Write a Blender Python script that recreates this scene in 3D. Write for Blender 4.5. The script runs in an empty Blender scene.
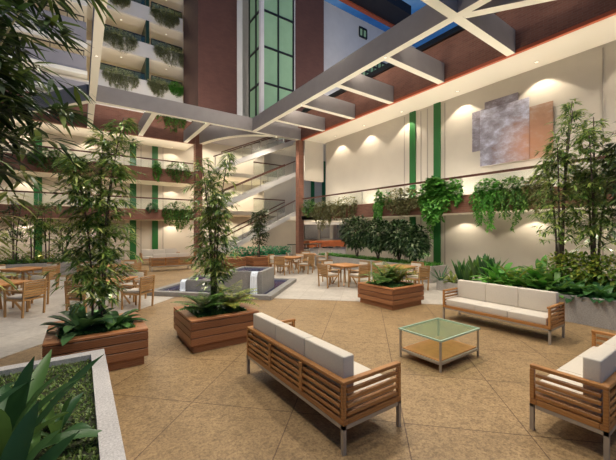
import bpy, bmesh, math, random
from mathutils import Vector, Matrix
C = bpy.context.scene.collection
PI = math.pi
R = math.radians
rnd = random.Random(7)
CAM_H = 2.0

# ------------------------------------------------------------------ materials
def new_mat(name):
    m = bpy.data.materials.new(name); m.use_nodes = True
    nt = m.node_tree
    return m, nt, nt.nodes['Principled BSDF']
def N(nt, kind, **kw):
    n = nt.nodes.new(kind)
    for k, v in kw.items(): setattr(n, k, v)
    return n
def ramp(nt, fac, stops):
    r = N(nt, 'ShaderNodeValToRGB')
    el = r.color_ramp.elements
    while len(el) < len(stops): el.new(0.5)
    for e, (p, c) in zip(el, stops):
        e.position = p; e.color = (c[0], c[1], c[2], 1)
    nt.links.new(fac, r.inputs['Fac'])
    return r.outputs['Color']
def mixc(nt, fac, a, b, mode='MIX'):
    n = N(nt, 'ShaderNodeMix', data_type='RGBA', blend_type=mode)
    for sock, v in ((n.inputs[0], fac), (n.inputs[6], a), (n.inputs[7], b)):
        if hasattr(v, 'is_linked'): nt.links.new(v, sock)
        elif isinstance(v, (int, float)): sock.default_value = v
        else: sock.default_value = (v[0], v[1], v[2], 1)
    return n.outputs[2]
def objco(nt, scale=(1, 1, 1), rot=(0, 0, 0), loc=(0, 0, 0)):
    tc = N(nt, 'ShaderNodeTexCoord'); mp = N(nt, 'ShaderNodeMapping')
    mp.inputs['Scale'].default_value = scale; mp.inputs['Rotation'].default_value = rot
    mp.inputs['Location'].default_value = loc
    nt.links.new(tc.outputs['Object'], mp.inputs['Vector'])
    return mp.outputs['Vector']
def noise(nt, vec, scale, detail=4, rough=.6):
    n = N(nt, 'ShaderNodeTexNoise'); n.inputs['Scale'].default_value = scale
    n.inputs['Detail'].default_value = detail; n.inputs['Roughness'].default_value = rough
    nt.links.new(vec, n.inputs['Vector'])
    return n.outputs['Fac']
def bump(nt, b, h, strength=.3, dist=.02):
    n = N(nt, 'ShaderNodeBump'); n.inputs['Strength'].default_value = strength
    n.inputs['Distance'].default_value = dist
    nt.links.new(h, n.inputs['Height']); nt.links.new(n.outputs['Normal'], b.inputs['Normal'])
def plain(name, col, rough=.6, metal=0, emit=None, es=0, var=0.0, vs=3.0):
    m, nt, b = new_mat(name)
    b.inputs['Roughness'].default_value = rough; b.inputs['Metallic'].default_value = metal
    if var:
        f = noise(nt, objco(nt), vs)
        c = ramp(nt, f, [(.3, [x * (1 - var) for x in col]), (.7, [min(1, x * (1 + var)) for x in col])])
        nt.links.new(c, b.inputs['Base Color'])
    else:
        b.inputs['Base Color'].default_value = (*col, 1)
    if emit:
        b.inputs['Emission Color'].default_value = (*emit, 1); b.inputs['Emission Strength'].default_value = es
    return m
def wood(name, dark, mid, light, rough=.45):
    m, nt, b = new_mat(name)
    v = objco(nt, (5, 5, 5))
    wv = N(nt, 'ShaderNodeTexWave', bands_direction='Z'); wv.inputs['Scale'].default_value = 2.2
    wv.inputs['Distortion'].default_value = 9; wv.inputs['Detail'].default_value = 3
    wv.inputs['Detail Scale'].default_value = .6
    nt.links.new(v, wv.inputs['Vector'])
    g = N(nt, 'ShaderNodeNewGeometry')
    add = N(nt, 'ShaderNodeMath', operation='MULTIPLY_ADD')
    nt.links.new(wv.outputs['Fac'], add.inputs[0]); add.inputs[1].default_value = .35
    ml = N(nt, 'ShaderNodeMath', operation='MULTIPLY'); ml.inputs[1].default_value = .65
    nt.links.new(g.outputs['Random Per Island'], ml.inputs[0]); nt.links.new(ml.outputs[0], add.inputs[2])
    c = ramp(nt, add.outputs[0], [(.05, dark), (.5, mid), (.95, light)])
    nt.links.new(c, b.inputs['Base Color']); b.inputs['Roughness'].default_value = rough
    return m
def leafmat(name, cols, rough=.45, trans=.25):
    m, nt, b = new_mat(name)
    g = N(nt, 'ShaderNodeNewGeometry')
    n = len(cols)
    c = ramp(nt, g.outputs['Random Per Island'], [(i / max(1, n - 1), k) for i, k in enumerate(cols)])
    nt.links.new(c, b.inputs['Base Color']); b.inputs['Roughness'].default_value = rough
    tr = N(nt, 'ShaderNodeBsdfTranslucent'); nt.links.new(c, tr.inputs['Color'])
    mx = N(nt, 'ShaderNodeMixShader'); mx.inputs[0].default_value = trans
    out = nt.nodes['Material Output']
    nt.links.new(b.outputs[0], mx.inputs[1]); nt.links.new(tr.outputs[0], mx.inputs[2])
    nt.links.new(mx.outputs[0], out.inputs['Surface'])
    return m
def brick(name, axis, c1, c2, mortar, w=.24, h=.075):
    m, nt, b = new_mat(name)
    tc = N(nt, 'ShaderNodeTexCoord'); sp = N(nt, 'ShaderNodeSeparateXYZ'); cb = N(nt, 'ShaderNodeCombineXYZ')
    nt.links.new(tc.outputs['Object'], sp.inputs[0])
    nt.links.new(sp.outputs['Y' if axis == 'X' else 'X'], cb.inputs[0]); nt.links.new(sp.outputs['Z'], cb.inputs[1])
    t = N(nt, 'ShaderNodeTexBrick'); t.inputs['Scale'].default_value = 1
    t.inputs['Brick Width'].default_value = w; t.inputs['Row Height'].default_value = h
    t.inputs['Mortar Size'].default_value = .007; t.inputs['Mortar Smooth'].default_value = .2
    t.inputs['Color1'].default_value = (*c1, 1); t.inputs['Color2'].default_value = (*c2, 1)
    t.inputs['Mortar'].default_value = (*mortar, 1)
    nt.links.new(cb.outputs[0], t.inputs['Vector'])
    f = noise(nt, tc.outputs['Object'], 1.3)
    c = mixc(nt, .25, t.outputs['Color'], ramp(nt, f, [(.3, (.35, .35, .35)), (.7, (1, 1, 1))]), 'MULTIPLY')
    nt.links.new(c, b.inputs['Base Color']); b.inputs['Roughness'].default_value = .85
    return m
def concrete(name, a, bcol, scale=40, rough=.8):
    m, nt, b = new_mat(name)
    v = objco(nt)
    f = noise(nt, v, scale, 6, .75); f2 = noise(nt, v, 2.5, 3)
    c = ramp(nt, f, [(.35, a), (.65, bcol)])
    c = mixc(nt, .35, c, ramp(nt, f2, [(.35, (.6, .6, .6)), (.65, (1, 1, 1))]), 'MULTIPLY')
    nt.links.new(c, b.inputs['Base Color']); b.inputs['Roughness'].default_value = rough
    bump(nt, b, f, .25, .01)
    return m
def floor_tan():
    m, nt, b = new_mat('tan_stone')
    v = objco(nt, (1, 1, 1), (0, 0, R(-45)), (-1.11, -.792, 0))
    t = N(nt, 'ShaderNodeTexBrick'); t.offset = 0; t.squash = 1
    for k, x in (('Scale', 1), ('Brick Width', 1.188), ('Row Height', 1.188), ('Mortar Size', .006), ('Mortar Smooth', .1)):
        t.inputs[k].default_value = x
    t.inputs['Color1'].default_value = (.32, .218, .11, 1); t.inputs['Color2'].default_value = (.36, .248, .128, 1)
    t.inputs['Mortar'].default_value = (.14, .08, .04, 1)
    nt.links.new(v, t.inputs['Vector'])
    o = objco(nt)
    f = noise(nt, o, 34, 6, .8); f2 = noise(nt, o, 2.2, 5, .65); f3 = noise(nt, objco(nt, (1, 1, 1), (0, 0, R(30))), 11, 5, .75)
    c = mixc(nt, .85, t.outputs['Color'], ramp(nt, f, [(.36, (.42, .36, .28)), (.5, (.95, .92, .88)), (.64, (1.3, 1.27, 1.2))]), 'MULTIPLY')
    c = mixc(nt, .6, c, ramp(nt, f2, [(.35, (.72, .68, .62)), (.65, (1.1, 1.08, 1.05))]), 'MULTIPLY')
    c = mixc(nt, .7, c, ramp(nt, f3, [(.36, (.58, .53, .45)), (.5, (1, .98, .95)), (.66, (1.2, 1.18, 1.12))]), 'MULTIPLY')
    nt.links.new(c, b.inputs['Base Color']); b.inputs['Roughness'].default_value = .55
    bump(nt, b, f, .1, .005)
    return m
def floor_pale(name):
    m, nt, b = new_mat(name)
    v = objco(nt, (1, 1, 1), (0, 0, R(-45)), (-.2, -.1, 0))
    t = N(nt, 'ShaderNodeTexBrick'); t.offset = 0
    for k, x in (('Scale', 1), ('Brick Width', .6), ('Row Height', .6), ('Mortar Size', .006)):
        t.inputs[k].default_value = x
    t.inputs['Color1'].default_value = (.50, .455, .40, 1); t.inputs['Color2'].default_value = (.57, .52, .455, 1)
    t.inputs['Mortar'].default_value = (.42, .37, .31, 1)
    nt.links.new(v, t.inputs['Vector'])
    f = noise(nt, objco(nt), 9, 6, .75); f2 = noise(nt, objco(nt), 1.5, 4)
    c = mixc(nt, .6, t.outputs['Color'], ramp(nt, f, [(.35, (.7, .68, .65)), (.65, (1.08, 1.07, 1.05))]), 'MULTIPLY')
    c = mixc(nt, .4, c, ramp(nt, f2, [(.35, (.75, .73, .7)), (.65, (1.05, 1.05, 1.05))]), 'MULTIPLY')
    nt.links.new(c, b.inputs['Base Color']); b.inputs['Roughness'].default_value = .6
    return m
def glass(name, tint, fac=.12, rough=.02, gl=(1, 1, 1)):
    m = bpy.data.materials.new(name); m.use_nodes = True; nt = m.node_tree
    nt.nodes.remove(nt.nodes['Principled BSDF'])
    a = N(nt, 'ShaderNodeBsdfTransparent'); a.inputs[0].default_value = (*tint, 1)
    g = N(nt, 'ShaderNodeBsdfGlossy'); g.inputs['Roughness'].default_value = rough; g.inputs['Color'].default_value = (*gl, 1)
    mx = N(nt, 'ShaderNodeMixShader'); mx.inputs[0].default_value = fac
    nt.links.new(a.outputs[0], mx.inputs[1]); nt.links.new(g.outputs[0], mx.inputs[2])
    nt.links.new(mx.outputs[0], nt.nodes['Material Output'].inputs[0])
    return m

M = {}
M['tan'] = floor_tan(); M['pale'] = floor_pale('pale_paving')
M['white'] = plain('cream_plaster', (.60, .55, .47), .8, var=.05, vs=.6)
M['soffit'] = plain('cream_soffit', (.82, .76, .65), .7)
M['lilac'] = plain('grey_lilac_render', (.34, .32, .34), .8, var=.06, vs=1)
M['hotelwhite'] = plain('hotel_white', (.66, .63, .60), .8, var=.05, vs=1)
M['beam'] = plain('beam_grey', (.34, .30, .275), .7, var=.06, vs=2)
M['beamlit_slab'] = plain('beam_lit_underside_slab_cream', (.93, .88, .76), .6)  # lit look of beam undersides put into the colour; also cream slab edges
M['brickX'] = brick('brick_gallery_side', 'X', (.30, .125, .08), (.24, .098, .063), (.29, .17, .12))
M['brickY'] = brick('brick_gallery_back', 'Y', (.30, .125, .08), (.24, .098, .063), (.29, .17, .12))
M['tower'] = brick('tower_brown_brick', 'Y', (.115, .046, .033), (.10, .04, .029), (.09, .042, .032), .3, .09)
M['rust'] = plain('orange_trim', (.55, .12, .045), .5)
M['green'] = plain('green_enamel', (.012, .125, .022), .45)
M['groove'] = plain('wall_groove', (.40, .36, .31), .8)
M['darkmetal'] = plain('dark_rail_metal', (.02, .016, .014), .4, .3)
M['railwood'] = plain('dark_red_rail_wood', (.10, .035, .02), .4)
M['frame'] = plain('black_window_frame', (.012, .012, .012), .4)
M['towerglass'] = plain('green_lit_glass', (.22, .34, .21), .12, emit=(.30, .48, .27), es=.16, var=.12, vs=.5)
M['hotelglass'] = glass('balcony_glass', (.62, .75, .6), .12)
M['clearglass'] = glass('balustrade_glass', (.93, .96, .94), .03, .3)
M['roomwall'] = plain('warm_room_wall', (.62, .50, .32), .8)
M['fin'] = plain('dark_green_partition', (.012, .045, .03), .5)
M['darkroof'] = plain('dark_roof_slab', (.018, .014, .014), .6)
M['deck'] = wood('planter_hardwood', (.20, .078, .032), (.30, .122, .05), (.41, .18, .078))
M['decktop'] = wood('planter_hardwood_top', (.36, .14, .055), (.45, .18, .07), (.54, .225, .09))
M['teak'] = wood('golden_teak', (.28, .115, .032), (.40, .175, .05), (.50, .24, .075))
M['teak_pale'] = wood('pale_dining_teak', (.29, .15, .055), (.40, .22, .085), (.50, .29, .12))
M['tabletop'] = wood('orange_table_wood', (.46, .20, .065), (.55, .25, .085), (.62, .29, .10))
M['steel'] = plain('brushed_steel', (.42, .385, .34), .4, .5)
M['cushion'] = plain('oatmeal_cushion_fabric', (.62, .555, .465), .9, var=.04, vs=60)
M['conc'] = concrete('planter_concrete', (.30, .275, .245), (.46, .43, .39))
M['rim'] = concrete('pale_granite_rim', (.40, .37, .36), (.72, .68, .66), 60)
M['fount'] = concrete('fountain_stone', (.25, .235, .215), (.36, .34, .31), 30)
M['water'] = plain('dark_blue_water', (.02, .027, .10), .12, var=.35, vs=5)
M['water'].node_tree.nodes['Principled BSDF'].inputs['Specular IOR Level'].default_value = .25
M['fall'] = plain('falling_white_water', (.85, .9, .95), .2)
M['soil'] = plain('dark_soil', (.035, .04, .018), .95, var=.5, vs=15)
M['tglass'] = glass('green_table_glass', (.80, .88, .76), .10, .12, (.8, 1, .85))
nt = M['tglass'].node_tree; df = N(nt, 'ShaderNodeBsdfDiffuse'); df.inputs[0].default_value = (.42, .52, .38, 1)
mx2 = N(nt, 'ShaderNodeMixShader'); mx2.inputs[0].default_value = .16; mo = nt.nodes['Material Output']
nt.links.new(mo.inputs[0].links[0].from_socket, mx2.inputs[1]); nt.links.new(df.outputs[0], mx2.inputs[2]); nt.links.new(mx2.outputs[0], mo.inputs[0])
M['tglassedge'] = plain('pale_green_glass_edge', (.42, .55, .42), .2)
M['lamp'] = plain('lit_lamp_disc', (1, .9, .7), .4, emit=(1, .85, .6), es=1.6)
M['barwood'] = plain('bar_orange_wood', (.36, .105, .03), .4, var=.2, vs=3)
M['shutter'] = plain('bar_grey_shutter', (.10, .095, .09), .5, .3)
M['whitemetal'] = plain('white_metal', (.7, .7, .66), .4)
M['bamboo_stem'] = plain('bamboo_cane', (.14, .115, .04), .5, var=.4, vs=8)
M['palestem'] = plain('pale_cane', (.45, .38, .19), .5, var=.2, vs=8)
M['darkstem'] = plain('purple_brown_trunk', (.10, .07, .06), .7, var=.4, vs=10)
G = dict(
 bamboo=[(.028, .07, .014), (.07, .15, .026), (.14, .25, .042), (.27, .38, .07), (.48, .52, .15)],
 bamboo_dark=[(.008, .02, .007), (.016, .036, .011), (.03, .065, .016), (.06, .105, .022), (.15, .20, .04)],
 bamboo_light=[(.05, .08, .016), (.12, .17, .03), (.22, .27, .055), (.36, .38, .09), (.52, .50, .17)],
 dark=[(.02, .065, .026), (.035, .11, .042), (.06, .16, .055), (.12, .25, .08)],
 mid=[(.04, .11, .02), (.075, .18, .032), (.14, .27, .05), (.24, .40, .08)],
 bright=[(.035, .16, .016), (.075, .27, .028), (.13, .39, .05), (.25, .52, .10)],
 yellow=[(.10, .16, .02), (.20, .27, .04), (.34, .38, .06), (.48, .45, .09)],
 greygreen=[(.16, .18, .07), (.26, .28, .12), (.36, .37, .18), (.46, .46, .25)],
 olive=[(.10, .105, .035), (.17, .165, .055), (.25, .23, .09), (.34, .31, .14)],
 emerald=[(.012, .2, .08), (.03, .36, .15), (.07, .5, .23)],
 ficus=[(.012, .034, .012), (.025, .065, .022), (.045, .105, .03), (.11, .19, .06), (.42, .50, .28)],
 grass=[(.06, .12, .018), (.10, .18, .03), (.16, .23, .045), (.22, .28, .065)],
 moss=[(.05, .13, .035), (.085, .19, .05), (.14, .27, .07)],
 croton=[(.06, .15, .02), (.14, .25, .035), (.33, .42, .06), (.48, .42, .06)],
 nest=[(.025, .09, .028), (.045, .145, .04), (.085, .22, .055), (.15, .32, .075)],
)
for k, v in G.items(): M[k] = leafmat('leaf_' + k, v)
M['bigleaf'] = leafmat('leaf_large_foreground', [(.035, .095, .035), (.05, .13, .045), (.09, .19, .05), (.16, .27, .065)], .4, .3)

# ------------------------------------------------------------------ mesh helper
class MB:
    def __init__(s): s.v = []; s.f = []
    def add(s, vs, fs):
        n = len(s.v); s.v += [tuple(v) for v in vs]; s.f += [tuple(i + n for i in f) for f in fs]; return s
    def box(s, x0, x1, y0, y1, z0, z1):
        if x0 > x1: x0, x1 = x1, x0
        if y0 > y1: y0, y1 = y1, y0
        if z0 > z1: z0, z1 = z1, z0
        return s.add([(x0, y0, z0), (x1, y0, z0), (x1, y1, z0), (x0, y1, z0), (x0, y0, z1), (x1, y0, z1), (x1, y1, z1), (x0, y1, z1)],
                     [(0, 3, 2, 1), (4, 5, 6, 7), (0, 1, 5, 4), (1, 2, 6, 5), (2, 3, 7, 6), (3, 0, 4, 7)])
    def rbox(s, x0, x1, y0, y1, z0, z1, r=.01, seg=2):
        bm = bmesh.new(); bmesh.ops.create_cube(bm, size=1)
        bmesh.ops.scale(bm, vec=(x1 - x0, y1 - y0, z1 - z0), verts=bm.verts)
        bmesh.ops.translate(bm, vec=((x0 + x1) / 2, (y0 + y1) / 2, (z0 + z1) / 2), verts=bm.verts)
        bmesh.ops.bevel(bm, geom=list(bm.edges), offset=r, segments=seg, affect='EDGES', profile=.5)
        bm.verts.index_update()
        s.add([v.co[:] for v in bm.verts], [[v.index for v in f.verts] for f in bm.faces]); bm.free(); return s
    def prism(s, pts, z0, z1):
        n = len(pts)
        vs = [(x, y, z0) for x, y in pts] + [(x, y, z1) for x, y in pts]
        fs = [tuple(range(n))[::-1], tuple(range(n, 2 * n))] + [(i, (i + 1) % n, n + (i + 1) % n, n + i) for i in range(n)]
        return s.add(vs, fs)
    def bar(s, a, b, w, h=None):
        """square bar between two points"""
        a, b = Vector(a), Vector(b); h = h or w
        d = (b - a).normalized(); up = Vector((0, 0, 1)) if abs(d.z) < .95 else Vector((0, 1, 0))
        x = d.cross(up).normalized(); u = x.cross(d).normalized()
        vs = [p + x * sx * w / 2 + u * su * h / 2 for p in (a, b) for sx, su in ((-1, -1), (1, -1), (1, 1), (-1, 1))]
        return s.add(vs, [(0, 1, 2, 3), (7, 6, 5, 4), (0, 4, 5, 1), (1, 5, 6, 2), (2, 6, 7, 3), (3, 7, 4, 0)])
    def tube(s, pts, r0, r1=None, n=6):
        r1 = r0 if r1 is None else r1
        pts = [Vector(p) for p in pts]; k = len(pts); vs = []; fs = []
        for i, p in enumerate(pts):
            d = (pts[min(i + 1, k - 1)] - pts[max(i - 1, 0)]).normalized()
            up = Vector((0, 0, 1)) if abs(d.z) < .9 else Vector((1, 0, 0))
            x = d.cross(up).normalized(); u = x.cross(d)
            r = r0 + (r1 - r0) * i / max(1, k - 1)
            for j in range(n):
                a = 2 * PI * j / n; vs.append(p + x * math.cos(a) * r + u * math.sin(a) * r)
        for i in range(k - 1):
            for j in range(n):
                fs.append((i * n + j, i * n + (j + 1) % n, (i + 1) * n + (j + 1) % n, (i + 1) * n + j))
        fs.append(tuple(range(n))[::-1]); fs.append(tuple((k - 1) * n + j for j in range(n)))
        return s.add(vs, fs)
    def cyl(s, x, y, z0, z1, r0, r1=None, n=20): return s.tube([(x, y, z0), (x, y, z1)], r0, r1, n)
    def leaf(s, p, d, L, W, droop=.3, up=None):
        """small lanceolate leaf"""
        p = Vector(p); d = Vector(d).normalized(); up = up or Vector((0, 0, 1))
        x = d.cross(up)
        if x.length < .05: x = Vector((1, 0, 0))
        x.normalize()
        g = Vector((0, 0, -1))
        a = p + d * L * .3 + g * L * droop * .06; b = p + d * L * .68 + g * L * droop * .32; c = p + d * L + g * L * droop * .75
        n = len(s.v)
        s.v += [tuple(q) for q in (p, a + x * W * .5, a - x * W * .5, b + x * W * .38, b - x * W * .38, c)]
        s.f += [(n, n + 1, n + 2), (n + 1, n + 3, n + 4, n + 2), (n + 3, n + 5, n + 4)]
    def blade(s, p, az, L, W, tilt=1.1, curve=1.2, seg=6, fold=.18, tip=.75, base=.35, wav=0):
        """arching strap leaf with a folded midrib: tilt = start angle above horizontal, curve = bend over its length"""
        p = Vector(p); rows = []
        h = Vector((math.cos(az), math.sin(az), 0)); x = Vector((-math.sin(az), math.cos(az), 0)); q = p.copy()
        for i in range(seg + 1):
            t = i / seg; a = tilt - curve * t
            d = h * math.cos(a) + Vector((0, 0, 1)) * math.sin(a)
            if i: q = q + d * (L / seg)
            u = x.cross(d)
            if u.z < 0: u = -u
            w = W * (base + (1 - base) * math.sin(min(1, t / tip) * PI / 2)) if t <= tip else W * math.cos((t - tip) / (1 - tip) * PI / 2) ** .8
            w = max(w, .0005)
            off = wav * math.sin(t * 9 + az * 5)
            rows.append((q + x * w / 2 + u * (fold * w + off * W), q, q - x * w / 2 + u * (fold * w - off * W)))
        n = len(s.v)
        for r in rows: s.v += [tuple(k) for k in r]
        for i in range(seg):
            a = n + 3 * i
            s.f += [(a, a + 3, a + 4, a + 1), (a + 1, a + 4, a + 5, a + 2)]
    def build(s, name, mat, parent=None, smooth=False, loc=None):
        me = bpy.data.meshes.new(name); me.from_pydata(s.v, [], s.f); me.update()
        if mat: me.materials.append(M[mat] if isinstance(mat, str) else mat)
        if smooth:
            for p in me.polygons: p.use_smooth = True
        o = bpy.data.objects.new(name, me); C.objects.link(o)
        if parent: o.parent = parent
        if loc: o.location = loc
        return o
def tag(o, label=None, cat=None, group=None, kind=None):
    if label: o['label'] = label
    if cat: o['category'] = cat
    if group: o['group'] = group
    if kind: o['kind'] = kind
    return o
def thing(name, label, cat, loc=(0, 0, 0), rz=0, group=None):
    o = bpy.data.objects.new(name, None); o.empty_display_size = .1; C.objects.link(o)
    o.location = loc; o.rotation_euler = (0, 0, rz)
    return tag(o, label, cat, group)
def kids(o): return [c for c in bpy.data.objects if c.parent == o]
def copy_tree(o, parent=None):
    c = o.copy(); C.objects.link(c)
    if parent: c.parent = parent
    for ch in kids(o): copy_tree(ch, c)
    return c
def struct(name, mb, mat, label=None, cat=None):
    o = mb.build(name, mat); o['kind'] = 'structure'
    if label: o['label'] = label
    if cat: o['category'] = cat
    return o
def sub(o, i, mat): o.data.materials.append(M[mat])

# ------------------------------------------------------------------ camera calibration (photo frame 616x460)
YAW = R(35); SY, CY = math.sin(YAW), math.cos(YAW); F = 325.0
def ray(px):
    t = (px - 308) / F
    return SY + CY * t, CY - SY * t            # world X, Y per unit depth
def onX(px, X):
    a, b = ray(px); d = X / a; return d * b, d   # -> Y, depth
def onY(px, Y):
    a, b = ray(px); d = Y / b; return d * a, d   # -> X, depth
def zat(py, d): return CAM_H + (230 - py) / F * d

XR, YB, H = 11.8, 22.5, 7.85      # right gallery front, back gallery front, pergola underside
XW, YW = 13.5, 24.8               # right wall, back wall
B1, T1 = 2.66, 3.32               # first band
B2, T2 = 5.13, 5.95               # second band (back only)

# ------------------------------------------------------------------ setting
struct('floor', MB().box(-10, 21, -7, 25, -.2, 0), 'tan')
struct('floor_left', MB().prism([(-10, -2.1), (2.3, 10.2), (1.5, 11.0), (1.5, 17.2), (-10, 17.2)], .0, .005), 'pale')
struct('floor_right', MB().prism([(21, -2), (21, 21.9), (8.6, 21.9), (8.6, 15.2), (4.5, 11.1), (4.6, 8.4), (10, 3)], .0, .005), 'pale')

# back wall with green strips
struct('wall_back', MB().box(-10, 21, YW, YW + .2, 0, 11.2), 'white')
struct('wall_left', MB().box(-10.2, -10, -7, 25, 0, 9.3), 'white')
k = 1
for px in (133, 155, 38):
    X, d = onY(px, YW)
    struct('trim_%d' % k, MB().box(X - .19, X + .19, YW - .05, YW, 0, H), 'green'); k += 1
for px in (124, 141, 163):
    X, d = onY(px, YW)
    struct('trim_%d' % k, MB().box(X - .025, X + .025, YW - .02, YW, 0, H), 'groove'); k += 1
# right wall
struct('wall_right', MB().box(XW, XW + .2, -7, 15.2, 0, B1).box(XW, XW + .2, -7, 17.2, B1, H).box(11.98, XW, 17.45, 17.6, 5.25, H), 'white')
for px in (413, 437.5):
    Y, d = onX(px, XW)
    struct('trim_%d' % k, MB().box(XW - .06, XW, Y - .17, Y + .17, 0, H), 'green'); k += 1
for px in (404.5, 421, 427.5, 445, 603):
    Y, d = onX(px, XW)
    struct('trim_%d' % k, MB().box(XW - .02, XW, Y - .02, Y + .02, 0, H - .1), 'groove'); k += 1
# service end behind the right gallery (bar bay below, gallery wall above)
struct('wall_bar', MB().box(11.3, 21, 21.9, 22.1, 0, H), 'white')
for px in (312.5, 323.5):
    X, d = onY(px, 21.9)
    struct('trim_%d' % k, MB().box(X - .17, X + .17, 21.85, 21.9, B1, H), 'green'); k += 1
struct('ceiling_bar', MB().box(XR, 21, 15.2, 21.9, B1, B1 + .25), 'soffit')

# galleries: slabs, brick bands
struct('ceiling_right', MB().box(XR + .2, XW, -7, 17.2, B1, B1 + .2), 'soffit')
struct('gallery_band', MB().box(XR, XR + .2, -7, 17.6, B1, T1), 'brickX')
struct('ceiling_soffit', MB().box(XR + .02, XW + .2, -7, 17.6, H, H + .2).box(12.05, 21, 17.6, 22, H, H + .2), 'soffit')
struct('gallery_fascia', MB().box(XR, XR + .25, -7, 17.8, H + .03, 9.5), 'brickX')
struct('trim_%d' % k, MB().box(XR - .02, XR + .1, -7, 17.6, H - .01, H + .10), 'rust'); k += 1
g = MB()
for i, z in enumerate((9.52, 9.66, 9.80)): g.box(XR - .12 + .1 * i, XR + .05 + .1 * i, -7, 17.6, z, z + .07)
struct('roof_gutter', g, 'frame')
for nm, b, t, mt in (('back_band_lower', B1, T1, 'brickY'), ('back_band_upper', B2, T2, 'brickY'), ('back_fascia', H, 9.3, 'brickY')):
    struct(nm, MB().box(-10, 6.35, YB, YB + .2, b, t), mt)
    struct('ceiling_back', MB().box(-10, 6.35, YB + .2, YW, b, b + .2), 'soffit')
struct('column_back', MB().box(6.36, 6.82, 22.3, 22.76, 0, 9.3), 'brickY')
struct('column_corner', MB().box(11.62, 12.0, 17.62, 18.0, 0, 9.4), 'brickX')

# curved slab edge over the stair hall
def bez(a, b, c, n=18):
    return [((1 - t) ** 2 * a[0] + 2 * t * (1 - t) * b[0] + t * t * c[0], (1 - t) ** 2 * a[1] + 2 * t * (1 - t) * b[1] + t * t * c[1]) for t in [i / n for i in range(n + 1)]]
cur = bez((6.6, 22.3), (7.6, 16.9), (11.7, 17.75))
cur2 = [(x + .3, y + .3) for x, y in cur]
m = MB()
n = len(cur)
vs = [(x, y, z) for z in (H, H + .95) for x, y in cur] + [(x, y, z) for z in (H, H + .95) for x, y in cur2]
fs = []
for i in range(n - 1):
    fs += [(i, i + 1, n + i + 1, n + i), (2 * n + i + 1, 2 * n + i, 3 * n + i, 3 * n + i + 1), (i + 1, i, 2 * n + i, 2 * n + i + 1), (n + i, n + i + 1, 3 * n + i + 1, 3 * n + i)]
m.add(vs, fs)
co = struct('curved_slab_edge', m, 'beam'); sub(co, 1, 'beamlit_slab')
for p in co.data.polygons:
    if abs(p.normal.z) > .8 and p.center.z < H + .1: p.material_index = 1  # underside coloured paler to look lit from below
struct('ceiling_stair', MB().prism([(6.9, 22.6)] + cur2[2:-2] + [(12, 18.1), (12, YW), (6.9, YW)], H + .85, H + .95), 'lilac')
struct('ceiling_landing', MB().box(6.9, 12.4, 21.4, YW, T1 - .25, T1), 'soffit')
struct('ceiling_landing', MB().box(6.9, 12.4, 21.4, YW, T2 - .25, T2), 'soffit')

# ------------------------------------------------------------------ pergola beams
def beam(x0, y0, x1, y1, w=.26, h=.76, z=H):
    a, b = Vector((x0, y0, 0)), Vector((x1, y1, 0)); d = (b - a).normalized(); x = Vector((-d.y, d.x, 0)) * w / 2
    pts = [(a + x)[:2], (a - x)[:2], (b - x)[:2], (b + x)[:2]]
    o = struct('roof_beam', MB().prism(pts, z, z + h), 'beam'); sub(o, 1, 'beamlit_slab')
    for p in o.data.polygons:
        if p.normal.z < -.8: p.material_index = 1  # pale underside stands in for light from below
    return o
XC, YA, XBm, YD = .44, 17.72, 8.45, 5.0
beam(XC, -4, XC, YB)                       # left beam
beam(XC + .13, YA, 11.75, YA)
beam(XBm, -4, XBm, YA - .13)
beam(XC + .13, YD, XBm - .13, YD); beam(XBm + .13, YD, 11.78, YD)
for y in (7.56, 10.1, 12.65, 15.2): beam(XBm + .13, y, 11.78, y, h=.74)
for x in (3.05, 5.75): beam(x, YA + .13, x, YB, h=.74)
beam(XC - .1, YA + .12, XC - 3.4, YB, h=.74, z=H + .004)          # diagonal to the back
beam(XBm + .1, YD - .1, 11.78, YD - 4.75, h=.74, z=H + .004)   # diagonal to the side

# ------------------------------------------------------------------ tower
struct('wall_tower', MB().box(6.15, 8.77, 21, 24.6, 8.85, 30), 'tower')
struct('wall_tower_recess', MB().box(8.77, 9.89, 21.5, 24.6, 8.85, 30), 'beam')
struct('trim_%d' % k, MB().box(8.78, 9.2, 21.05, 21.5, 8.85, 30), 'hotelwhite'); k += 1
struct('wall_tower_right', MB().box(12.62, 15.2, 19.6, 24.6, 9.7, 30), 'tower')
struct('wall_upper', MB().box(15.2, 34, 21.5, 22.5, 9.6, 21.2), 'hotelwhite')
struct('trim_%d' % k, MB().box(12.5, 12.62, 19.62, 21.2, 8.9, 30), 'hotelwhite'); k += 1
lift = thing('glass_lift_shaft', 'tall green lit glass bay with black frames on the brown tower', 'glass bay', (9.89, 19.6, 8.9))
bx, by, bz = 2.6, 1.95, 21
MB().box(.06, bx, .05, by, 0, bz).build('glass_wall', 'towerglass', lift)
fr = MB()
z = .5
while z < bz:
    fr.box(.0, bx + .02, -.02, .05, z, z + .13); fr.box(-.02, .05, 0, by, z, z + .13); z += 2.45
for x in (1.28, bx - .08): fr.box(x, x + .1, -.03, .05, 0, bz)
for y in (.75, by - .12): fr.box(-.03, .05, y, y + .1, 0, bz)
fr.build('window_frame', 'frame', lift)
MB().box(-.06, .2, -.06, .2, 0, bz).build('corner_post', 'hotelwhite', lift)
# dark roof slab against the sky
slab = thing('roof_canopy', 'dark flat roof slab with an orange lower edge against the blue sky', 'roof', (16, 19.4, 22))
MB().box(0, 9.4, 0, 2.2, .15, 1.0).build('slab', 'darkroof', slab)
MB().box(0, 9.4, 1.9, 2.25, 0, .15).build('orange_edge', 'rust', slab)
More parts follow.
